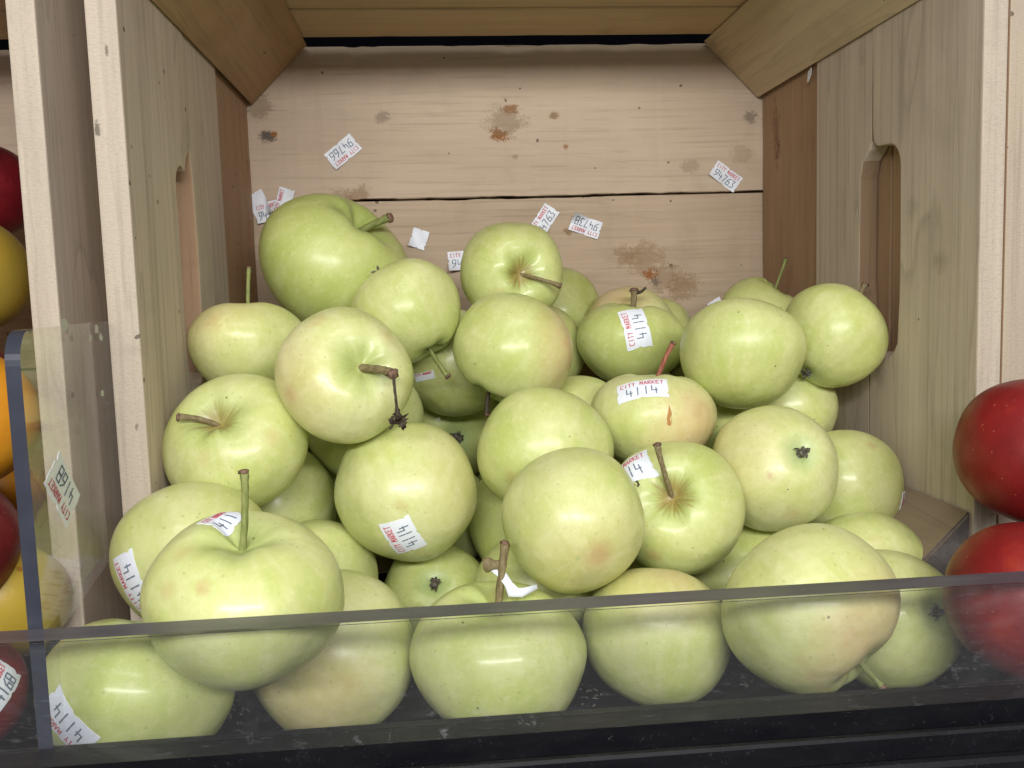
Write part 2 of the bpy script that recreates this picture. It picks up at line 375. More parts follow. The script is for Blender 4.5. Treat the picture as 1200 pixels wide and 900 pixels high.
# divider: upright sheet with a rounded front corner, its foot cut away behind the guard
def divider():
    x0 = -.1336; w = .0048; yA, yB = .3003, .4235; zt, zb = -.0078, -.1885
    r = .011
    out = [(yA, zb)] + [(yA+r-r*math.cos(math.radians(a)), zt-r+r*math.sin(math.radians(a))) for a in range(0, 91, 10)] + [(yB, zt), (yB, -.108), (.322, -.112), (.3165, -.116), (.3145, -.122), (.3145, zb)]
    bm = bmesh.new()
    def X(y): return x0-(y-yA)*.118
    a = [bm.verts.new((X(y)-w/2, y, z)) for y, z in out]; f = bm.faces.new(a)
    rg = bmesh.ops.extrude_face_region(bm, geom=[f])
    bmesh.ops.translate(bm, verts=[v for v in rg['geom'] if isinstance(v, bmesh.types.BMVert)], vec=(w, 0, 0))
    bmesh.ops.recalc_face_normals(bm, faces=bm.faces[:])
    me = bpy.data.meshes.new('divider'); bm.to_mesh(me); bm.free()
    me.materials.append(M['clear_side']); me.materials.append(M['edge_dark'])
    for p in me.polygons: p.material_index = 1 if (abs(p.normal.x) < .6 and p.center.y < .314 and (p.normal.y < -.1 or p.normal.z > .5)) else 0
    o = link('acrylic_divider', me)
    return tag(o, 'clear upright acrylic divider with a rounded corner between two fruit bins', 'divider')
div = divider()

# ------------------------------------------------------------------ materials: apples
def skin_green():
    t = NT('pale_green_apple_skin')
    tc = t.n('ShaderNodeTexCoord').outputs['Object']
    oi = t.n('ShaderNodeObjectInfo')
    comb = t.n('ShaderNodeCombineXYZ')
    for i, k in enumerate((31., 57., 83.)): t.l(t.math('MULTIPLY', oi.outputs['Random'], k), comb.inputs[i])
    P = t.vmath('ADD', tc, comb.outputs[0]).outputs[0]
    tone = t.attr('tone', 'OBJECT').outputs['Fac']; blush = t.attr('blush', 'OBJECT').outputs['Fac']; bdir = t.attr('blush_dir', 'OBJECT').outputs['Vector']; russ = t.attr('russet', 'OBJECT').outputs['Fac']
    cav = t.attr('cav').outputs['Fac']; cal = t.attr('cal').outputs['Fac']; mer = t.attr('mer').outputs['Vector']
    n1 = t.noise(P, 1.5, 3, .5); n2 = t.noise(P, 6, 4, .6); st = t.noise(t.map(mer, scale=(1, 1, .12)), 5.5, 4, .6)
    pale = t.mix(tone, (.685, .682, .345), (.43, .505, .105))
    deep = t.mix(tone, (.56, .592, .20), (.335, .43, .06))
    c = t.mix(t.rng(n1, .34, .68), pale, deep)
    c = t.mix(t.math('MULTIPLY', t.rng(st, .45, .7), .35), c, t.mix(tone, (.75, .72, .44), (.50, .55, .17)))
    c = t.mix(t.math('MULTIPLY', t.rng(n2, .52, .75), .22), c, (.57, .57, .22))
    mot = t.noise(P, 11, 5, .65, .4)
    c = t.mix(t.math('MULTIPLY', t.rng(mot, .50, .72), .30), c, (.47, .53, .17))
    c = t.mix(t.math('MULTIPLY', t.rng(mot, .48, .30), .26), c, (.75, .75, .47))
    # warm and pink flush on the side that met the sun
    nrm = t.vmath('NORMALIZE', tc).outputs[0]
    dt = t.vmath('DOT_PRODUCT', nrm, bdir).outputs['Value']
    bm_ = t.math('MULTIPLY', t.rng(t.math('ADD', dt, t.math('MULTIPLY', t.math('SUBTRACT', n2, .5), .35)), .45, .98), blush)
    c = t.mix(t.math('MULTIPLY', bm_, .50), c, (.70, .42, .26))
    # greener hollows
    c = t.mix(t.math('MULTIPLY', t.rng(cav, .15, .95), .6), c, (.33, .47, .12))
    c = t.mix(t.math('MULTIPLY', t.rng(cal, .25, 1.), .6), c, (.30, .45, .17))
    ray_ = t.noise(t.map(mer, scale=(1, 1, .25)), 9, 4, .7)
    rm = t.math('MULTIPLY', t.rng(t.math('ADD', cav, t.math('MULTIPLY', t.math('SUBTRACT', ray_, .5), 1.1)), .55, .95), russ)
    c = t.mix(t.math('MULTIPLY', rm, .85), c, (.27, .165, .04))
    # lenticels, spots and rubbed patches
    v = t.voro(P, 7.5); sp = t.n('ShaderNodeSeparateColor'); t.l(v.outputs['Color'], sp.inputs[0])
    len_ = t.math('MULTIPLY', t.rng(v.outputs['Distance'], .16, .07), t.math('GREATER_THAN', sp.outputs[0], .35))
    c = t.mix(t.math('MULTIPLY', len_, .36), c, (.25, .30, .07))
    v4 = t.voro(P, 13); sp4 = t.n('ShaderNodeSeparateColor'); t.l(v4.outputs['Color'], sp4.inputs[0])
    c = t.mix(t.math('MULTIPLY', t.math('MULTIPLY', t.rng(v4.outputs['Distance'], .22, .10), t.math('GREATER_THAN', sp4.outputs[1], .6)), .15), c, (.78, .77, .50))
    v2 = t.voro(P, 3.1); sp2 = t.n('ShaderNodeSeparateColor'); t.l(v2.outputs['Color'], sp2.inputs[0])
    dk = t.math('MULTIPLY', t.rng(t.math('ADD', v2.outputs['Distance'], t.math('MULTIPLY', t.noise(P, 45, 2), .05)), .085, .055), t.math('GREATER_THAN', sp2.outputs[1], .60))
    c = t.mix(t.math('MULTIPLY', dk, .8), c, (.10, .075, .02))
    v3 = t.voro(P, 1.15); sp3 = t.n('ShaderNodeSeparateColor'); t.l(v3.outputs['Color'], sp3.inputs[0])
    br = t.math('MULTIPLY', t.rng(t.math('ADD', v3.outputs['Distance'], t.math('MULTIPLY', n2, .22)), .30, .12), t.math('GREATER_THAN', sp3.outputs[2], .5))
    c = t.mix(t.math('MULTIPLY', br, .38), c, (.52, .36, .13))
    spt = t.attr('spot').outputs['Fac']
    c = t.mix(t.math('MULTIPLY', t.rng(t.math('ADD', spt, t.math('MULTIPLY', t.math('SUBTRACT', n2, .5), .5)), .1, .8), .62), c, (.50, .30, .13))
    scr = t.noise(t.map(P, scale=(9, 70, 20), rot=(.4, .8, .2)), 1, 3, .6)
    c = t.mix(t.math('MULTIPLY', t.math('MULTIPLY', t.rng(scr, .64, .72), t.rng(n2, .50, .62)), .5), c, (.30, .25, .08))
    rough = t.rng(t.noise(P, 9, 4, .6), .3, .7, .38, .52)
    hgt = t.math('ADD', t.math('MULTIPLY', t.noise(P, 26, 2, .5), .25), t.math('MULTIPLY', t.noise(P, 3.5, 1, .4), 3.0))
    b = t.principled(c, rough, .5, t.bump(hgt, .10, .0025))
    b.subsurface_method = 'BURLEY'
    b.inputs['Coat Weight'].default_value = .30; t.l(t.rng(t.math('ADD', oi.outputs['Random'], t.math('MULTIPLY', n1, .5)), .2, 1.2, .11, .28), b.inputs['Coat Roughness'])
    b.inputs['Subsurface Weight'].default_value = .2; b.inputs['Subsurface Radius'].default_value = (1.0, .9, .35); b.inputs['Subsurface Scale'].default_value = .004
    return t.done(b)
M['green_skin'] = skin_green()
def skin_red(name, c_main, c_dark, c_patch, patch, fleck):
    t = NT(name)
    tc = t.n('ShaderNodeTexCoord').outputs['Object']
    oi = t.n('ShaderNodeObjectInfo'); comb = t.n('ShaderNodeCombineXYZ')
    for i, k in enumerate((31., 57., 83.)): t.l(t.math('MULTIPLY', oi.outputs['Random'], k), comb.inputs[i])
    P = t.vmath('ADD', tc, comb.outputs[0]).outputs[0]
    mer = t.attr('mer').outputs['Vector']
    n1 = t.noise(P, 1.3, 4, .55); st = t.noise(t.map(mer, scale=(1, 1, .15)), 6, 5, .65); n2 = t.noise(P, 4, 4, .6)
    c = t.mix(t.rng(n1, .3, .75), c_main, c_dark)
    c = t.mix(t.math('MULTIPLY', t.rng(n1, .42, .22), patch), c, c_patch)
    c = t.mix(t.math('MULTIPLY', t.rng(st, .48, .75), .25), c, c_dark)
    v = t.voro(P, 9); sp = t.n('ShaderNodeSeparateColor'); t.l(v.outputs['Color'], sp.inputs[0])
    c = t.mix(t.math('MULTIPLY', t.math('MULTIPLY', t.rng(v.outputs['Distance'], .10, .06), t.math('GREATER_THAN', sp.outputs[0], .4)), .55), c, fleck)
    v2 = t.voro(P, 2.6); sp2 = t.n('ShaderNodeSeparateColor'); t.l(v2.outputs['Color'], sp2.inputs[0])
    c = t.mix(t.math('MULTIPLY', t.math('MULTIPLY', t.rng(t.math('ADD', v2.outputs['Distance'], t.math('MULTIPLY', n2, .1)), .22, .14), t.math('GREATER_THAN', sp2.outputs[1], .82)), .7*(1 if fleck[2] < .1 else .15)), c, (.28, .09, .02))
    return t.done(t.principled(c, .40, .35, t.bump(n2, .10, .003)))
M['red_skin'] = skin_red('red_apple_skin', (.25, .013, .012), (.12, .007, .009), (.36, .05, .012), .5, (.55, .22, .12))
M['crimson_skin'] = skin_red('crimson_apple_skin', (.21, .010, .017), (.08, .005, .010), (.30, .022, .025), .5, (.5, .2, .16))
M['yellow_skin'] = skin_red('yellow_apple_skin', (.46, .31, .035), (.40, .29, .05), (.44, .25, .04), .5, (.36, .22, .03))
M['orange_skin'] = skin_red('orange_apple_skin', (.66, .30, .015), (.60, .22, .015), (.64, .40, .04), .6, (.50, .22, .02))
def stem_mat(name, ca, cb):
    t = NT(name); tc = t.n('ShaderNodeTexCoord').outputs['Object']
    n = t.noise(t.map(tc, scale=(22, 22, 5)), 1, 4, .6)
    return t.done(t.principled(t.mix(t.rng(n, .35, .65), ca, cb), .6, .3, t.bump(n, .5, .001)))
M['stem_green'] = stem_mat('green_stem', (.17, .20, .055), (.27, .29, .10))
M['stem_brown'] = stem_mat('brown_stem', (.155, .115, .055), (.27, .22, .11))
M['stem_red'] = stem_mat('red_stem', (.26, .075, .05), (.36, .16, .09))
M['dried'] = stem_mat('dried_stalk', (.028, .02, .014), (.075, .055, .035))
M['calyx'] = stem_mat('dried_calyx', (.065, .058, .045), (.22, .195, .145))
M['knob'] = stem_mat('stem_scar', (.10, .055, .035), (.24, .15, .10))

# ------------------------------------------------------------------ apple mesh
def apple_mesh(name, seed, h=.86, a=.26, aw=.30, b=.14, bw=.24, taper=.05, lobe=.012, bump=.022, nt=64, np_=46):
    rnd = random.Random(seed); ph = rnd.random()*6.28; ox = Vector((rnd.random()*50, rnd.random()*50, rnd.random()*50))
    lean = (rnd.uniform(-.03, .03), rnd.uniform(-.03, .03))
    verts = []; cav = []; cal = []; mer = []
    def pt(phi, th):
        sp_, cp = math.sin(phi), math.cos(phi)
        rho = max(sp_, 0)**.94*(1+taper*cp-.02*cp*cp)
        z = h*cp
        k1 = 1+.22*math.cos(th+ph*2)+.12*math.cos(2*th+ph*3)+.10*math.cos(5*th+ph)
        z += -a*math.exp(-(rho/(aw*k1))**1.7)*max(cp, 0)**.3 if cp > 0 else 0
        z += b*math.exp(-(rho/bw)**2)*max(-cp, 0)**.3 if cp < 0 else 0
        d = Vector((rho*math.cos(th), rho*math.sin(th), z))
        w = 1+lobe*math.cos(5*th+ph)*(.35+.9*max(-cp, 0)+.3*max(cp, 0)) + .6*lobe*math.cos(2*th+ph*1.7)
        nz = mnoise.noise(Vector((math.cos(th)*sp_, math.sin(th)*sp_, cp))*1.15+ox)
        w += bump*nz*2
        wz = 1+(bump*1.2)*mnoise.noise(Vector((math.cos(th)*sp_, math.sin(th)*sp_, cp))*1.0-ox)*sp_
        d.x *= w; d.y *= w; d.z *= wz
        d.x += lean[0]*cp; d.y += lean[1]*cp
        return d, rho, cp
    rows = []
    for i in range(np_+1):
        t = i/np_
        phi = math.pi*(t-.055*math.sin(4*math.pi*t)/ (2*math.pi)*2)
        if i in (0, np_):
            d, rho, cp = pt(phi if i == 0 else math.pi, 0); rows.append([len(verts)]); verts.append(d); cav.append(1 if i == 0 else 0); cal.append(1 if i else 0); mer.append((0, 0, t)); continue
        row = []
        for j in range(nt):
            th = 2*math.pi*j/nt; d, rho, cp = pt(phi, th)
            row.append(len(verts)); verts.append(d)
            cav.append(math.exp(-(rho/.42)**2) if cp > 0 else 0); cal.append(math.exp(-(rho/.34)**2)*(b > .02) if cp < 0 else 0)
            mer.append((math.cos(th), math.sin(th), t*3))
        rows.append(row)
    faces = []
    for i in range(np_):
        A, B = rows[i], rows[i+1]
        for j in range(nt):
            k = (j+1) % nt
            if len(A) == 1: faces.append((A[0], B[j], B[k]))
            elif len(B) == 1: faces.append((A[j], B[0], A[k]))
            else: faces.append((A[j], B[j], B[k], A[k]))
    me = mesh_from(name, verts, faces, True)
    for nm, dat in (('cav', cav), ('cal', cal)):
        at = me.attributes.new(nm, 'FLOAT', 'POINT'); at.data.foreach_set('value', dat)
    me.attributes.new('spot', 'FLOAT', 'POINT')
    at = me.attributes.new('mer', 'FLOAT_VECTOR', 'POINT'); at.data.foreach_set('vector', [q for m_ in mer for q in m_])
    top = verts[0]; bot = verts[-1]
    return me, top, bot

def tube(name, pts, rads, nsec=9, rough=.08, seed=0, cap=True):
    verts = []; faces = []
    n = len(pts); prev = None
    for i, p in enumerate(pts):
        d = (pts[min(i+1, n-1)]-pts[max(i-1, 0)]).normalized()
        x = d.orthogonal().normalized() if prev is None else (prev-d*prev.dot(d)).normalized()
        prev = x; y = d.cross(x)
        for j in range(nsec):
            t = 2*math.pi*j/nsec
            r = rads[i]*(1+rough*mnoise.noise(Vector((i*.9+seed, j*1.3, seed*2.1)))*2)
            verts.append(p+x*math.cos(t)*r+y*math.sin(t)*r)
    for i in range(n-1):
        for j in range(nsec):
            k = (j+1) % nsec; faces.append((i*nsec+j, i*nsec+k, (i+1)*nsec+k, (i+1)*nsec+j))
    if cap: faces += [tuple(range(nsec-1, -1, -1)), tuple((n-1)*nsec+j for j in range(nsec))]
    return mesh_from(name, verts, faces, True)
def bez(a, b, c, n):
    return [a*(1-t)**2+b*2*t*(1-t)+c*t*t for t in [i/n for i in range(n+1)]]

def calyx_mesh(seed, zb, sign=-1):
    rnd = random.Random(seed); verts = []; faces = []
    for k in range(9):
        th = 2*math.pi*k/9*(1 if k < 9 else 1)+rnd.uniform(-.4, .4); w = rnd.uniform(.018, .034); L = rnd.uniform(.05, .12); curl = rnd.uniform(-.06, .10)
        c, s = math.cos(th), math.sin(th); n0 = len(verts)
        for i in range(5):
            t = i/4; r = .025+L*t; ww = w*(1-t**1.6)*(.75+.5*math.sin(t*3)) + .004
            z = zb-(.035+.09*math.sin(t*2.2)-curl*t*t)
            for q in (-1, 0, 1):
                verts.append(Vector((c*r-s*ww*q, s*r+c*ww*q, z+(.02 if q == 0 else -.008)+rnd.uniform(-.008, .008))))
        for i in range(4):
            for q in (0, 1):
                a_ = n0+i*3+q; faces.append((a_, a_+1, a_+4, a_+3))
    n0 = len(verts)                                  # dark dried core
    for i in range(3):
        for j in range(8):
            t = 2*math.pi*j/8; r = (.075, .055, .02)[i]*rnd.uniform(.8, 1.2)
            verts.append(Vector((r*math.cos(t), r*math.sin(t), zb+.01-(.0, .05, .075)[i])))
    for i in range(2):
        for j in range(8):
            k = (j+1) % 8; faces.append((n0+i*8+j, n0+i*8+k, n0+i*8+8+k, n0+i*8+8+j))
    faces.append(tuple(n0+16+j for j in range(8)))
    me = mesh_from('calyx', verts, faces, False)
    return me

# ------------------------------------------------------------------ price stickers: paper and stroke lettering
GLYPH = {
 '0': [[(0,0),(2,0),(2,4),(0,4),(0,0)]], '1': [[(1,0),(1,1.7)], [(1,2.1),(1,4)]], '3': [[(0,4),(2,4),(1,2.2),(2,1.4),(1.6,0),(0,0)]], '4': [[(0,4),(0,1.6),(2,1.6)], [(1.5,2.8),(1.5,0)]],
 '6': [[(2,4),(.4,2.6),(0,0),(2,0),(2,2),(.2,2)]], '7': [[(0,4),(2,4),(.7,0)]], '8': [[(0,0),(2,0),(2,1.8),(0,2.2),(0,4),(2,4),(2,2.2),(0,1.8),(0,0)]], '9': [[(0,0),(1.6,1.4),(2,4),(0,4),(0,2),(1.8,2)]],
 'C': [[(2,4),(0,3.6),(0,.4),(2,0)]], 'I': [[(1,0),(1,4)]], 'T': [[(0,4),(2,4)], [(1,4),(1,0)]], 'Y': [[(0,4),(1,2),(2,4)], [(1,2),(1,0)]], 'M': [[(0,0),(.1,4),(1,1.5),(1.9,4),(2,0)]],
 'A': [[(0,0),(1,4),(2,0)], [(.5,1.4),(1.5,1.4)]], 'R': [[(0,0),(0,4),(1.8,3.8),(1.8,2.2),(0,2),(2,0)]], 'K': [[(0,0),(0,4)], [(2,4),(.2,2),(2,0)]], 'E': [[(2,4),(0,4),(0,0),(2,0)], [(0,2),(1.6,2)]], ' ': [] }
def text_quads(txt, cx, cy, hgt, wid, lw):
    """thin stroke quads for txt centred on cx, cy inside wid x hgt"""
    n = len(txt); adv = wid/n; sx = adv*.66/2; sy = hgt/4; out = []
    for i, ch in enumerate(txt):
        ox = cx-wid/2+adv*i+adv*.17; oy = cy-hgt/2
        for pl in GLYPH[ch]:
            q = [Vector((ox+x*sx, oy+y*sy)) for x, y in pl]
            for a_, b_ in zip(q, q[1:]):
                d = (b_-a_); L = d.length
                if L < 1e-9: continue
                d /= L; nrm = Vector((-d.y, d.x))*lw/2; ext = d*lw*.35
                m = max(1, int(L/.0012))
                for s in range(m):
                    p0 = a_+(b_-a_)*(s/m)-(ext if s == 0 else d*0); p1 = a_+(b_-a_)*((s+1)/m)+(ext if s == m-1 else d*0)
                    out.append((p0-nrm, p1-nrm, p1+nrm, p0+nrm))
    return out
def paper_mat():
    t = NT('white_sticker_paper'); tc = t.n('ShaderNodeTexCoord').outputs['Object']
    n = t.noise(tc, 40, 3)
    return t.done(t.principled(t.mix(n, (.76, .80, .88), (.85, .88, .94)), .45, .35))
M['paper'] = paper_mat(); M['ink'] = plain('grey_blue_ink', (.15, .19, .25), .6, .2); M['glue'] = plain('old_glue', (.5, .5, .47), .5, .4); M['redink'] = plain('red_ink', (.60, .12, .14), .6, .2)
def sticker(parent, mapper, W, H, digits, seed, unit=1.0, label=None, torn=0.0, clip=None, shop='CITY MARKET'):
    """mapper(u, v, lift) -> point in the parent's space; u, v, lift in metres"""
    rnd = random.Random(seed); nu, nv = 14, 10
    wave = [rnd.uniform(-.0002, .0002)+(.0008 if j == 5 else 0) for j in range(nv+1)]
    verts = []; faces = []
    for lift in (.00035, .00012):
        for j in range(nv+1):
            for i in range(nu+1):
                u = (i/nu-.5)*W; v = (j/nv-.5)*H
                if i == 0: u += wave[j]
                if i == nu: u -= wave[(j+3) % (nv+1)]
                if j in (0, nv) and i == nu//2: v *= .90
                if torn and v > H*(.5-torn)*(1+.35*math.sin(i*1.9+seed)): v = H*(.5-torn)*(1+.35*math.sin(i*1.9+seed))
                verts.append(mapper(u, v, lift))
    nn = (nu+1)*(nv+1)
    for j in range(nv):
        for i in range(nu):
            a_ = j*(nu+1)+i; faces.append((a_, a_+1, a_+nu+2, a_+nu+1)); faces.append((nn+a_, nn+a_+nu+1, nn+a_+nu+2, nn+a_+1))
    rim = [i for i in range(nu+1)] + [(j+1)*(nu+1)-1 for j in range(1, nv+1)] + [nv*(nu+1)+i for i in range(nu-1, -1, -1)] + [j*(nu+1) for j in range(nv-1, 0, -1)]
    for a_, b_ in zip(rim, rim[1:]+rim[:1]): faces.append((b_, a_, a_+nn, b_+nn))
    o = link('price_sticker', mesh_from('price_sticker', verts, faces), M['paper'], parent)
    if label: o['label'] = label
    for nm, txt, cy, hh, ww, lw, mt in (('price_digits', digits, -.14*H, .40*H, .80*W if len(digits) > 4 else .66*W, .00060, M['ink']), ('shop_lettering', shop, .29*H, .20*H, .86*W, .00045, M['redink'])):
        if not txt: continue
        vv = []; ff = []
        for qd in text_quads(txt, 0, cy, hh, ww, lw):
            if torn and max(p.y for p in qd) > H*(.5-torn)*.9: continue
            n0 = len(vv); vv += [mapper(p.x, p.y, .00050) for p in qd]; ff.append((n0, n0+1, n0+2, n0+3))
        if vv: link(nm, mesh_from(nm, vv, ff), mt, o)
    return o

# ------------------------------------------------------------------ apples: place, size, lie, stem
# id: (x, y, z, radius), stem axis in the picture's (right, up, towards viewer), height ratio, options, label
PLAIN = dict(b=0.0, a=.10)
APPLES = {
 1: ((-.0615, .5933, .0205, .0486), (.56, .72, .38), .84, dict(tone=.66, a=.30, aw=.30, taper=.03, bump=.016, stem=((457, 255), .008, 'stem_green', .095)), 'large deep green apple resting against the back of the crate'),
 2: ((-.1025, .5141, -.0264, .0326), (-.02, .97, -.16), .80, dict(tone=.30, stem=((292, 314), .0, 'stem_green', .055), blush=.5, bdir=(-.4, .75, .5)), 'pale apple with a straight upright green stem below the large deep green apple'),
 3: ((-.0156, .537, -.0121, .0329), (.52, -.72, .12), .92, dict(tone=.30, taper=-.12, stem=((525, 441), .004, 'stem_green', .075), b=.05), 'cone-shaped pale apple whose short green stem points down'),
 4: ((-.0445, .4494, -.0389, .0334), (.50, .25, .83), .88, dict(tone=.12, a=.30, stem=((461, 438), .019, 'stem_brown', .105), blush=.5, bdir=(-.8, -.2, .6)), 'pale apple with a dried black twig hanging from its stem'),
 5: ((-.0995, .4563, -.071, .0359), (-.20, .54, .80), .84, dict(tone=.28, a=.33, russet=.9, stem=((209, 489), .010, 'stem_brown', .075)), 'pale apple with a brown stem leaning out of its russet hollow, against the crate panel'),
 6: ((.05, .5794, .0113, .033), (.24, -.08, .96), .9, dict(tone=.42, a=.32, russet=1.0, stem=((656, 335), .012, 'stem_brown', .07)), 'light green apple topping the heap, its stem pointing out of a russet hollow'),
 7: ((.0445, .5252, -.0349, .0351), (-.55, -.80, .15), .94, dict(tone=.30, taper=-.05, stem=((571, 486), .006, 'dried', .07), blush=.95, bdir=(.95, .0, .25), b=.03), 'pale apple with a rosy cheek and a dried dark stem beneath it'),
 8: ((.0536, .4638, -.0839, .0345), (.1, .55, -.8), .92, dict(tone=.32, **PLAIN), 'plain pale green apple behind the smooth apple with the tan bruise'),
 9: ((.0596, .4045, -.1052, .0328), (.0, .35, -.9), 1.0, dict(tone=.22, blush=.35, bdir=(.2, -.55, .8), **PLAIN), 'smooth pale apple with a tan bruise, sitting between the forked stem and the russet hollow'),
 10: ((-.017, .4614, -.1003, .0362), (-.2, .45, -.85), .95, dict(tone=.25, blush=.3, bdir=(.95, .2, .3), **PLAIN), 'pale apple with a torn sticker low on its side and no stem showing'),
 11: ((-.0742, .3382, -.1109, .0363), (.02, .93, .34), .86, dict(tone=.30, a=.30, stem=((286, 553), .004, 'stem_green', .06), lobe=.02), 'large apple with a tall stem and a sticker beside it, leaning over the guard'),
 12: ((-.1118, .4115, -.1152, .0354), (-.3, .6, -.7), .9, dict(tone=.25, **PLAIN), 'pale apple with a sticker on its flank, half hidden behind the large tall-stemmed apple'),
 13: ((-.1223, .358, -.1528, .0371), (.1, .96, -.2), .82, dict(tone=.38, a=.18, stem=None), 'yellow-green apple behind the guard with a sticker at its foot, beside the divider'),
 14: ((-.0521, .4012, -.159, .0376), (.25, -.4, -.85), .92, dict(tone=.18, blush=.62, bdir=(-.15, -.35, .9), **PLAIN), 'pinkish pale apple behind the guard, under the large tall-stemmed apple'),
 15: ((.0216, .3833, -.1587, .038), (.02, .97, .18), .84, dict(tone=.25, a=.30, stem=((592, 637), .004, 'stem_brown', .085), lobe=.016), 'broad apple behind the guard with a forked stem and a curled torn sticker'),
 16: ((.0962, .3988, -.1602, .0346), (.1, .85, -.5), .90, dict(tone=.22, blush=.55, bdir=(.1, .95, .2), b=0, a=.14, stem=None), 'pale apple behind the guard with neither stem nor sticker showing'),
 17: ((.1524, .3597, -.1371, .0366), (.58, -.64, .42), .92, dict(tone=.24, taper=-.05, b=.02, stem=((1035, 806), .010, 'stem_green', .06), blush=.85, bdir=(.55, -.25, .75)), 'big pale apple behind the guard with a rosy patch and a downward stem'),
 18: ((.2049, .3931, -.1561, .0324), (-.36, -.30, -.86), .92, dict(tone=.34, stem=None), 'green apple showing a dark calyx through the guard, next to the red apples'),
 19: ((.2222, .454, -.1556, .034), (-.1, .7, -.7), .92, dict(tone=.36, **PLAIN), 'pale green apple lying by the lower corner post of the crate'),
 20: ((.2335, .5025, -.119, .0337), (-.3, .5, -.8), .95, dict(tone=.34, **PLAIN), 'pale apple pressed to the crate panel, just above the lower corner post'),
 21: ((.175, .4585, -.0964, .0332), (-.19, -.36, -.9), .9, dict(tone=.12, b=.13, stem=None, blush=.3, bdir=(-.8, .3, .5)), 'pale apple showing its grey calyx outward above a tan dot'),
 22: ((.1159, .4395, -.1097, .0338), (-.18, .36, .92), .9, dict(tone=.40, a=.34, russet=1.0, stem=((770, 521), .012, 'stem_brown', .07)), 'green apple with a stem in a wide russet hollow and a half-hidden sticker'),
 23: ((.1188, .4943, -.0728, .0347), (.02, .95, .10), .80, dict(tone=.15, stem=((789, 402), .004, 'stem_red', .065), blush=.95, bdir=(.62, -.30, .72)), 'cream-flushed apple with a red stem, a sticker and a tan scar'),
 24: ((.1301, .6022, -.0371, .0355), (.04, .95, .05), .82, dict(tone=.62, russet=.5, stem=((743, 340), .0, 'stem_brown', .10)), 'green apple with an upright sticker below its short curled stem'),
 25: ((.1736, .5056, -.0398, .0355), (.15, .9, -.35), .86, dict(tone=.36, b=0, a=.08, stem=None), 'plump unmarked yellow-green apple above the one that shows its grey calyx'),
 26: ((.2361, .5262, -.0328, .0311), (.62, .72, -.22), .98, dict(tone=.33, b=.10, stem=((1014, 333), -.004, 'stem_brown', .085)), 'yellowish apple leaning at the hand hole of the crate panel'),
 27: ((.2361, .6451, -.0234, .031), (.42, .82, .25), .86, dict(tone=.45, a=.34, stem=((921, 303), .0, 'stem_green', .055)), 'green apple with a long thin upright stem against the back boards'),
 28: ((.0899, .6871, -.0194, .0368), (0, .6, -.8), .95, dict(tone=.4, **PLAIN), 'light green apple behind the topmost apple, touching the back boards'),
 29: ((.1393, .6458, -.0325, .0331), (.2, .7, -.7), .95, dict(tone=.2, blush=1.0, bdir=(-.5, .7, .5), **PLAIN), 'pink-flushed apple peeping out behind the green apple with the curled stem'),
 30: ((.0692, .6283, -.0436, .0344), (0, .5, -.9), .95, dict(tone=.35, **PLAIN), 'shaded apple wedged below the topmost apple beside the rosy-cheeked one'),
 31: ((.2174, .5492, -.0776, .0299), (.3, -.5, -.8), .95, dict(tone=.3, **PLAIN), 'pale apple tucked under the yellowish apple at the hand hole'),
 32: ((.2349, .6038, -.0909, .0323), (.1, .5, -.8), .95, dict(tone=.4, **PLAIN), 'dim yellowish apple lowest by the crate panel, behind the tucked apple'),
 33: ((.0046, .6311, -.092, .0404), (-.30, .18, -.93), .9, dict(tone=.45, b=.12, stem=None), 'shaded green apple with a black calyx, deep behind the dried twig'),
 34: ((-.0047, .4798, -.1643, .0313), (-.04, -.52, -.85), .9, dict(tone=.40, b=.12, stem=None), 'green apple with a star-shaped brown calyx turned up, just behind the guard'),
 35: ((-.0425, .5303, -.0743, .0347), (0, .5, -.9), .95, dict(tone=.42, **PLAIN), 'shaded apple filling the hollow below the one with the dried twig'),
 36: ((-.0949, .5126, -.1178, .0365), (0, .5, -.9), .95, dict(tone=.42, **PLAIN), 'yellow-green apple behind the tall stem of the large front apple'),
 37: ((-.0655, .4646, -.147, .0317), (0, .5, -.9), .95, dict(tone=.3, **PLAIN), 'apple partly seen between the large tall-stemmed apple and the torn-stickered one'),
 38: ((.0468, .5028, -.1302, .0338), (0, .5, -.9), .95, dict(tone=.4, **PLAIN), 'dark shaded apple in the gap above the forked stem'),
 39: ((-.0036, .5431, -.135, .0341), (0, .5, -.9), .95, dict(tone=.4, **PLAIN), 'apple deep in the gap under the torn-stickered apple'),
 40: ((.0119, .5824, -.0451, .0349), (0, .5, -.9), .95, dict(tone=.4, **PLAIN), 'apple under the cone-shaped one, a scrap of sticker on it'),
 41: ((.0849, .5487, -.0873, .0346), (0, .5, -.9), .95, dict(tone=.45, **PLAIN), 'apple in the gap between the rosy cheek and the red stem'),
 42: ((.1841, .5549, -.0958, .0334), (0, .5, -.9), .95, dict(tone=.5, **PLAIN), 'apple in the dark gap between the cream-flushed and the plump unmarked apple'),
 43: ((.1618, .4761, -.1621, .0338), (0, .5, -.9), .95, dict(tone=.35, **PLAIN), 'apple low in the gap below the one showing its grey calyx'),
 44: ((.0446, .4468, -.1521, .0303), (0, .5, -.9), .95, dict(tone=.4, **PLAIN), 'apple just behind the forked stem, under the smooth bruised one'),
 45: ((.1696, .6931, -.0388, .0304), (0, .5, -.9), .95, dict(tone=.45, **PLAIN), 'thin rim of a green apple showing behind the pink-flushed one'),
}
GROUP = 'pale green apples heaped in the crate'
def img_dir(v): return (RIGHT*v[0]+UP*v[1]-FWD*v[2]).normalized()
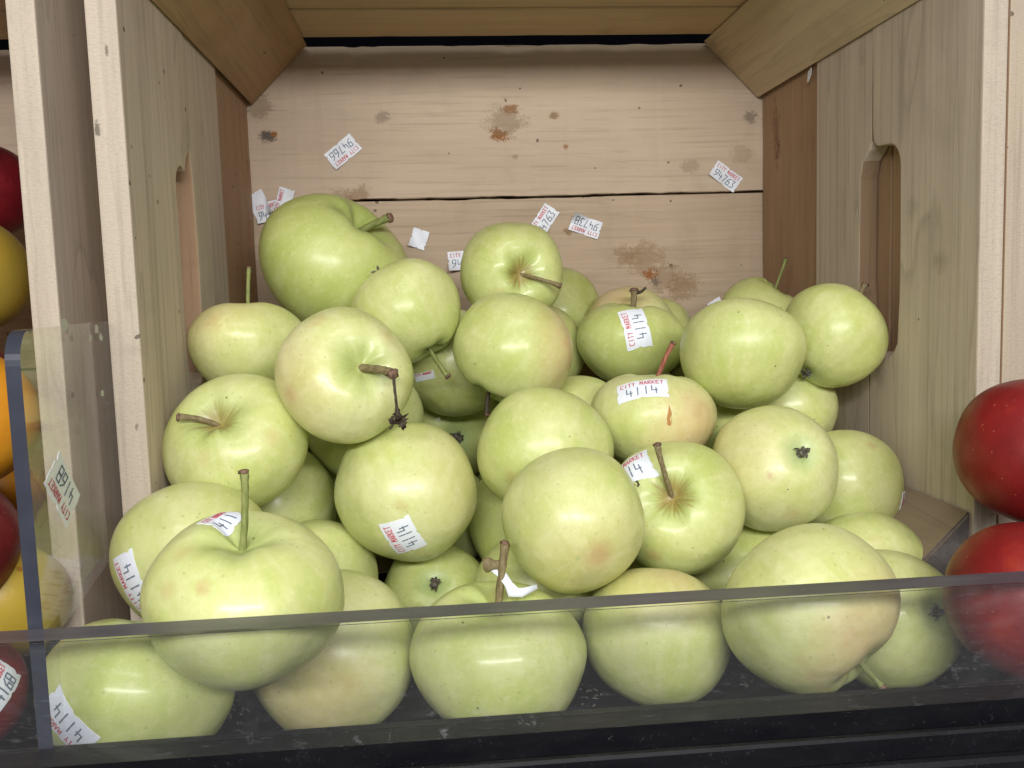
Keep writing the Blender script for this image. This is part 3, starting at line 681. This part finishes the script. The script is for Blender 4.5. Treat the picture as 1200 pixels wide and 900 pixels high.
def place(me, P, r, axis, spin):
    z = axis; x = z.orthogonal().normalized(); x = (Matrix.Rotation(spin, 3, z) @ x).normalized(); y = z.cross(x)
    return Matrix.Translation(P) @ Matrix((x, y, z)).transposed().to_4x4() @ Matrix.Scale(r, 4)
BVH = {}; OBJ = {}; MW = {}; TIP = {}
def make_apple(key, P, r, axis, h, op, label, skin='green_skin', group=GROUP, nm='apple'):
    rnd = random.Random(str(key))
    me, top, bot = apple_mesh(nm, rnd.random()*1000, h=h, a=op.get('a', .27), aw=op.get('aw', .33), b=op.get('b', .14), taper=op.get('taper', .05), lobe=op.get('lobe', .012), bump=op.get('bump', .030))
    o = link(nm, me, M[skin]); mw = place(me, Vector(P), r, axis, rnd.random()*6.28); o.matrix_world = mw
    tag(o, label, 'apple', group)
    inv = mw.inverted(); MW[key] = mw
    o['tone'] = float(min(1, max(0, op.get('tone', .3)+rnd.uniform(-.07, .07)))); o['blush'] = float(op.get('blush', 0)); o['russet'] = float(op.get('russet', .25))
    bd = (inv.to_3x3() @ img_dir(op.get('bdir', (0, 0, 1)))).normalized(); o['blush_dir'] = [bd.x, bd.y, bd.z]
    OBJ[key] = o; BVH[key] = BVHTree.FromPolygons([v.co for v in me.vertices], [p.vertices for p in me.polygons])
    st = op.get('stem')
    if st:
        (px, py), dz, mat, w = st
        base = top-Vector((0, 0, .08)); bw_ = mw @ base; dep = bw_.dot(FWD)
        tipw = ray(px, py)*(dep-dz); tip = inv @ tipw
        L = (tip-base).length; mid = base+Vector((0, 0, 1))*L*.22+(tip-base)*.38+Vector((rnd.uniform(-1, 1), rnd.uniform(-1, 1), 0))*L*.06
        pts = bez(base, mid, tip, 14); n = len(pts); w *= rnd.uniform(.60, .78)
        rad = [w*(.80 if i < n*.6 else .80+.45*((i/n-.6)/.4)**2) for i in range(n)]
        rad[0] *= 1.4; rad[1] *= 1.15; rad[-1] *= .86
        s_ = link('stem', tube('stem', pts, rad, 10, .10, rnd.random()*99), M[mat], o)
        dirn = (pts[-1]-pts[-2]).normalized()
        k_ = link('stem_tip', tube('stem_tip', [tip-dirn*w*.35, tip+dirn*w*.35, tip+dirn*w*.62], [w*1.12, w*1.05, w*.6], 10, .3, rnd.random()*99), M['knob'], s_)
        TIP[key] = (tip, dirn, w)
    if op.get('b', .14) > .045:
        link('calyx', calyx_mesh(rnd.random()*99, bot.z), M['calyx'], o).location = (bot.x, bot.y, 0)
    return o
for k, (pr, ax, h, op, lab) in APPLES.items():
    make_apple(k, pr[:3], pr[3], img_dir(ax), h, op, lab)

# tan bruises that the skin carries
for k, px, py, rad, st in ((9, 702, 652, .0065, .9), (4, 340, 463, .0045, .8), (4, 372, 375, .006, .5), (4, 455, 395, .006, .45), (11, 238, 689, .0025, 1.), (11, 195, 693, .004, .5), (10, 470, 592, .0035, .5), (22, 766, 651, .004, .8), (15, 585, 694, .006, .4), (16, 790, 672, .010, .5),
                           (2, 247, 376, .006, .55), (7, 667, 405, .006, .8), (17, 995, 740, .011, .5), (17, 958, 790, .008, .4), (14, 400, 800, .012, .35), (21, 902, 557, .0022, 1.), (21, 928, 602, .006, .4), (8, 600, 560, .004, .6), (20, 1022, 522, .003, .9), (23, 820, 480, .012, .5), (6, 585, 345, .005, .4)):
    inv = MW[k].inverted(); hit = BVH[k].ray_cast(inv @ Vector((0, 0, 0)), (inv.to_3x3() @ ray(px, py)).normalized())[0]
    if hit is None: continue
    at = OBJ[k].data.attributes['spot'].data; rr = rad/MW[k].to_scale().x
    for i, v in enumerate(OBJ[k].data.vertices):
        d = (v.co-hit).length
        if d < rr*2.2: at[i].value = max(at[i].value, st*math.exp(-(d/rr)**2))

# apples buried under the top layer, alike and seen only through the gaps
BURIED = [(.1065, .5169, -.1595), (.1385, .5671, -.1348), (-.0746, .5766, -.1346), (.0562, .5774, -.1347), (.1853, .6115, -.1347), (.1052, .622, -.1341), (-.0551, .6379, -.1346), (.2311, .6598, -.1342),
          (.0524, .6635, -.1342), (.1586, .6724, -.1348), (-.0997, .6914, -.1349), (-.0098, .6847, -.1334), (-.0996, .6238, -.0947), (.1059, .692, -.1075), (.1464, .6333, -.0887), (-.0986, .5633, -.0719),
          (.1982, .6888, -.0916), (-.0518, .6798, -.0896), (.0366, .6955, -.0851), (-.0516, .6052, -.06), (.1982, .5946, -.0433), (-.0996, .6669, -.0488), (-.0096, .6765, -.0437), (-.0564, .6668, -.0049)]
proto_me, _, _ = apple_mesh('apple', 4242, h=.9, a=.1, b=0)
for i, P in enumerate(BURIED):
    rnd = random.Random(i*17+3)
    o = link('apple', proto_me, M['green_skin'] if i == 0 else None)
    o.matrix_world = place(None, Vector(P), .0325, Vector((rnd.uniform(-1, 1), rnd.uniform(-1, 1), rnd.uniform(-1, 1))).normalized(), rnd.random()*6)
    tag(o, 'pale green apple buried under the top layer of the heap', 'apple', 'apples buried in the heap')
    o['tone'] = rnd.uniform(.25, .5); o['blush'] = 0.0; o['russet'] = 0.0; o['blush_dir'] = [0., 0., 1.]

# neighbouring fruit
RED = 'red and yellow apples in the neighbouring crates'
def other(key, P, r, ax, skin, label, **op):
    return make_apple(key, P, r, img_dir(ax), op.pop('h', .92), dict(dict(b=0, a=.1), **op), label, skin, RED)
other('L1', (-.3025, .6583, .0781), .0337, (0, .8, -.5), 'crimson_skin', 'crimson apple above the yellow one in the crate beyond the divider')
other('L2', (-.2790, .5793, .0197), .036, (.1, .8, -.5), 'yellow_skin', 'bright yellow apple under the crimson one in the crate beyond the divider')
other('L3', (-.2190, .4362, -.0505), .0342, (0, .8, -.5), 'orange_skin', 'orange-yellow apple behind the upper part of the clear divider')
other('L4', (-.2124, .3908, -.0983), .0338, (0, .8, -.5), 'crimson_skin', 'dark red apple beside the edge of the divider, below the orange-yellow one')
other('L5', (-.2000, .4163, -.1319), .0299, (.1, .8, -.5), 'yellow_skin', 'yellow apple with brown spots behind the foot of the divider')
other('L6', (-.1905, .3481, -.1458), .0284, (0, .8, -.5), 'red_skin', 'red apple with a sticker, behind the guard on the far side of the divider')
other('R1', (.2634, .3787, -.0784), .0330, (.5, .5, -.7), 'red_skin', 'glossy red apple on top of another, before the dirt-marked crate edge', h=1.0)
other('R2', (.2323, .3356, -.1300), .0314, (.3, .6, -.7), 'red_skin', 'red apple with an orange glow, underneath another red one behind the guard', h=1.0, a=.16)

for i, P in enumerate(((.298, .366, -.153), (.331, .388, -.095), (.362, .375, -.155), (.330, .462, -.152), (.395, .430, -.125), (.400, .500, -.150))):
    other('RS%d' % i, P, .033, (.2+.2*i, .6, .5-.3*i), 'red_skin', 'red apple piled up beside the glossy red one before the dirt-marked crate', h=.95, a=.22, b=.12)
for i, (P, sk) in enumerate((((-.258, .402, -.152), 'orange_skin'), ((-.262, .470, -.105), 'crimson_skin'), ((-.270, .530, -.045), 'crimson_skin'), ((-.250, .505, -.150), 'yellow_skin'), ((-.300, .600, -.050), 'orange_skin'), ((-.310, .560, -.120), 'crimson_skin'), ((-.335, .640, .010), 'yellow_skin'), ((-.300, .650, -.125), 'orange_skin'))):
    other('LS%d' % i, P, .034, (.2, .6, .5-.3*i), sk, 'apple heaped under the crimson and yellow ones in the crate beyond the divider', h=.95, a=.22, b=.12)
# stickers on apples -------------------------------------------------------
def on_apple(key, px, py, ang, W, H, digits, seed, label=None, torn=0.0):
    """ang: reading direction in the picture, degrees anticlockwise from rightwards"""
    mw = MW[key]; inv = mw.inverted(); o0 = inv @ Vector((0, 0, 0)); d0 = (inv.to_3x3() @ ray(px, py)).normalized()
    hit, n, _, _ = BVH[key].ray_cast(o0, d0)
    if hit is None:
        hit, n, _, _ = BVH[key].find_nearest(inv @ (ray(px, py)*(mw.translation.dot(FWD))))
    r = mw.to_scale().x
    tdir = inv.to_3x3() @ (RIGHT*math.cos(math.radians(ang))+UP*math.sin(math.radians(ang)))
    n = (n*.6+hit.normalized()*.4).normalized()
    t = (tdir-n*tdir.dot(n)).normalized(); b = n.cross(t)
    def mp(u, v, lift):
        p = hit+t*(u/r)+b*(v/r)
        q, nn, _, _ = BVH[key].ray_cast(p+n*.9, -n)
        if q is None or (q-p).length > .8:
            q, nn, _, _ = BVH[key].find_nearest(p)
        return q+n*(lift/r)
    return sticker(OBJ[key], mp, W, H, digits, seed, r, label, torn)
on_apple(24, 745, 382, 102, .0270, .0165, '4114', 1, 'white price sticker reading 4114, standing upright')
on_apple(23, 752, 455, -1, .0270, .0130, '4114', 2, 'white price sticker with a torn lower edge')
on_apple(22, 734, 552, 8, .0250, .0165, '4114', 3)
on_apple(10, 472, 630, 111, .0200, .0160, '4114', 4, 'torn white price sticker')
on_apple(11, 260, 610, 84, .0140, .0120, '411', 5)
on_apple(12, 153, 684, 118, .0260, .0150, '4114', 6)
on_apple(13, 76, 850, 135, .0240, .0150, '4114', 7)
on_apple(4, 343, 494, 128, .0150, .0060, '', 8)
on_apple(20, 1057, 592, 85, .0150, .0080, '', 9)
on_apple('L6', 2, 803, 30, .0160, .0120, '4168', 10)
on_apple(40, 497, 441, 15, .0150, .0050, '', 11)

# dried twig on the stem of apple 4
tip, dirn, w = TIP[4]; inv4 = MW[4].inverted(); dep = (MW[4] @ tip).dot(FWD)
e1 = inv4 @ (ray(464, 470)*(dep-.002)); e2 = inv4 @ (ray(467, 492)*(dep+.002))
tw = link('dried_twig', tube('dried_twig', bez(tip, e1+(e1-(tip+e2)*.5)*.4, e2, 12), [.022]*4+[.019]*5+[.028, .04, .055, .05], 7, .25, 3), M['dried'], OBJ[4])
vv = []; ff = []
rnd = random.Random(5)
for k in range(34):
    c0 = e2+Vector([rnd.gauss(0, .05) for _ in range(3)]); d1 = Vector([rnd.gauss(0, 1) for _ in range(3)]).normalized()*rnd.uniform(.06, .14); d2 = d1.orthogonal().normalized()*rnd.uniform(.02, .04)
    n0 = len(vv); vv += [c0-d1*.5, c0+d2, c0+d1*.5+d2*.6, c0+d1*.8, c0-d2]; ff += [(n0, n0+1, n0+4), (n0+1, n0+2, n0+4), (n0+2, n0+3, n0+4)]
link('dried_leaf', mesh_from('dried_leaf', vv, ff), M['dried'], tw)
# side fork on the stem of apple 15, with the torn sticker curled round its foot
inv15 = MW[15].inverted(); dep = (MW[15] @ TIP[15][0]).dot(FWD)+.004
fa = inv15 @ (ray(588, 664)*dep); fb = inv15 @ (ray(578, 660)*(dep-.004)); fc = inv15 @ (ray(566, 662)*(dep-.004))
link('stem_fork', tube('stem_fork', bez(fa, fb, fc, 8), [.075, .07, .065, .06, .06, .07, .085, .09, .07], 9, .12, 4), M['stem_brown'], OBJ[15])
strip_px = [((574, 668), (584, 664), -.004), ((584, 676), (593, 671), -.004), ((592, 687), (600, 682), -.006), ((596, 699), (607, 689), -.008), ((612, 700), (613, 689), -.006), ((630, 690), (629, 685), -.003)]
vv = []; ff = []
for (a_, b_, q) in strip_px: vv += [inv15 @ (ray(*a_)*(dep+q)), inv15 @ (ray(*b_)*(dep+q+.001))]
ff = [(2*i, 2*i+2, 2*i+3, 2*i+1) for i in range(len(strip_px)-1)]
so = link('torn_sticker', mesh_from('torn_sticker', vv, ff, True), M['paper'], OBJ[15])
md = so.modifiers.new('thick', 'SOLIDIFY'); md.thickness = .012
# curled stem end on apple 24
inv24 = MW[24].inverted(); dep = (MW[24] @ TIP[24][0]).dot(FWD)
ca, cb, cc = [inv24 @ (ray(*q)*dep) for q in ((743, 342), (748, 346), (757, 337))]
link('stem_curl', tube('stem_curl', bez(ca, cb, cc, 8), [.05, .045, .04, .035, .03, .03, .028, .025, .02], 7, .2, 8), M['dried'], OBJ[24])

def mark(key, px, py, pts, mat, name):
    mw = MW[key]; inv = mw.inverted(); vv = []
    for dx, dy in pts:
        h_, n_, _, _ = BVH[key].ray_cast(inv @ Vector((0, 0, 0)), (inv.to_3x3() @ ray(px+dx, py+dy)).normalized())
        if h_ is None: return
        vv.append(h_+n_*.004)
    link(name, mesh_from(name, vv, [tuple(range(len(vv)))]), M[mat], OBJ[key])
M['scar'] = plain('tan_scar', (.42, .21, .06), .6, .3)
mark(23, 784, 487, [(0, -13), (3, -4), (3.5, 5), (2, 12), (-2, 11), (-2.5, 3), (-1, -5)], 'scar', 'scar')
mark(22, 744, 565, [(-3, -7), (3, -2), (6, 3), (4, 6), (-2, 3), (-5, -3)], 'dried', 'dirt_fleck')
# stickers on crate boards, divider -----------------------------------------
def on_plane(parent, px, py, ax, val, ang, W, H, digits, seed, label=None, torn=0.0, inward=-1, shop='CITY MARKET'):
    P = onplane(px, py, ax, val); c, s = math.cos(math.radians(ang)), math.sin(math.radians(ang)); loc = parent.matrix_world.translation if parent.type == 'EMPTY' else Vector((0, 0, 0))
    if parent.type == 'EMPTY': loc = Vector(parent.location)
    rn = random.Random(seed); pk = rn.choice((.4, 1, 1.6)); pa = rn.choice((-1, 1)); pb = rn.choice((-1, 1))
    def mp(u, v, lift):
        a_, b_ = u*c-v*s, u*s+v*c
        q = Vector((P.x+a_, P.y, P.z+b_)) if ax == 1 else Vector((P.x, P.y-inward*a_*-1, P.z+b_))
        q[ax] += inward*(lift+.0005+pk*max(0, u/W*pa+v/H*pb-.25)**2*.012+.0004*math.sin(u*330+seed)*(1+math.sin(v*410+seed)))
        return q-loc
    return sticker(parent, mp, W, H, digits, seed, 1.0, label, torn, shop=shop)
on_plane(crate, 402, 178, 1, YB, 218, .0260, .0150, '94766', 21, 'price sticker upside down on the upper back board')
on_plane(crate, 850, 207, 1, YB, -36, .0250, .0140, '94763', 22, 'price sticker reading 94763 at the upper back board')
on_plane(crate, 637, 259, 1, YB, 55, .0250, .0140, '94763', 23, 'price sticker tilted upward behind the topmost apple')
on_plane(crate, 686, 265, 1, YB, 160, .0250, .0140, '94738', 24, 'price sticker reading 94738, upside down')
on_plane(crate, 491, 280, 1, YB, -20, .0130, .0150, '', 25, 'small folded blank sticker', shop='')
on_plane(crate, 545, 305, 1, YB, 3, .0270, .0150, '94763', 26, 'price sticker half hidden by the topmost apple')
on_plane(crate, 304, 240, 1, YB, -65, .0200, .0140, '', 27, shop='')
on_plane(crate, 315, 248, 1, YB-.0006, 12, .0200, .0150, '94763', 28, 'price sticker in an overlapping cluster')
on_plane(crate, 333, 236, 1, YB-.0012, 72, .0200, .0120, '', 29)
on_plane(crate, 838, 357, 1, YB, 30, .0120, .0080, '', 30, shop='')
on_plane(crate, 950, 88, 0, XR+.0005, 5, .0080, .0080, '', 31, shop='', inward=-1)
# divider sticker lies on its face
dv = {'n': Vector((1, .118, 0)).normalized(), 't': Vector((-.118, 1, 0)).normalized()}
d0 = ray(72, 574); x0 = -.1336+.0031; kk = (x0+.3003*.118)/(d0.x+d0.y*.118); PD = d0*kk
def mpd(u, v, lift):
    c, s = math.cos(math.radians(122)), math.sin(math.radians(122)); a_, b_ = u*c-v*s, u*s+v*c
    return PD+dv['t']*a_*1.7+Vector((0, 0, b_))+dv['n']*(lift+.0003)
sticker(div, mpd, .0240, .0140, '4168', 40, 1.0, 'price sticker reading 4168 on the divider')
# paint-like smudges of old glue near the top of the divider
for i, (px, py, s_) in enumerate(((74, 380, .0022), (112, 386, .0018), (117, 395, .0015), (105, 396, .0013), (119, 461, .0014))):
    dd = ray(px, py); k2 = (x0+.3003*.118)/(dd.x+dd.y*.118); c0 = dd*k2; rnd = random.Random(i)
    pts = [c0+dv['t']*math.cos(a_)*s_*rnd.uniform(1.5, 2.6)+Vector((0, 0, math.sin(a_)*s_*rnd.uniform(.8, 1.5)))+dv['n']*.0004 for a_ in [q*.785 for q in range(8)]]
    link('glue_smudge', mesh_from('glue_smudge', pts, [tuple(range(8))]), M['glue'], div)
# crumbs and dry leaf scraps on the shelf behind the guard
rnd = random.Random(77)
vv = []; ff = []
for px, py, n in ((270, 835, 26), (282, 815, 18), (475, 800, 12), (690, 812, 14), (865, 800, 14), (1105, 770, 30), (1110, 790, 14), (30, 850, 14)):
    P0 = onplane(px, py, 2, ZFLOOR+.002)
    for k in range(n):
        c0 = P0+Vector((rnd.gauss(0, .005), rnd.gauss(0, .006), rnd.uniform(0, .0015))); d1 = Vector((rnd.gauss(0, 1), rnd.gauss(0, 1), rnd.gauss(0, .4))).normalized()*rnd.uniform(.0006, .002); d2 = d1.cross(Vector((0, .3, 1))).normalized()*rnd.uniform(.0004, .0012)
        n0 = len(vv); vv += [c0-d1, c0+d2, c0+d1, c0-d2, c0+Vector((0, 0, .0007))]; ff += [(n0, n0+1, n0+4), (n0+1, n0+2, n0+4), (n0+2, n0+3, n0+4), (n0+3, n0, n0+4)]
tag(link('crumbs', mesh_from('crumbs', vv, ff), plain('leaf_crumbs', (.12, .105, .08), .8, .2, .3)), 'pale crumbs and leaf scraps on the black shelf', 'debris', kind='stuff')
# dry leaf scrap lying on the half hidden apple by the crate edge
P0 = ray(166, 624)*(MW[12].translation.dot(FWD)-.018)
vv = []; ff = []
for k in range(9):
    t = k/8; c0 = P0+RIGHT*(-.009+.018*t)+UP*(-.006+.0125*t+.001*math.sin(k*2.1)); ww = .0016*math.sin(math.pi*min(.98, t+.08))+.0003
    vv += [c0-UP*ww-FWD*.001*math.sin(k*1.3), c0+UP*ww*.8-FWD*.0012*math.cos(k*1.9)]
ff = [(2*i, 2*i+2, 2*i+3, 2*i+1) for i in range(8)]
lf = link('dry_leaf', mesh_from('dry_leaf', vv, ff), M['dried']); lf.modifiers.new('thick', 'SOLIDIFY').thickness = .0005
tag(lf, 'narrow dry brown leaf scrap lying along the half-hidden apple by the crate edge', 'leaf')
bpy.context.view_layer.update()
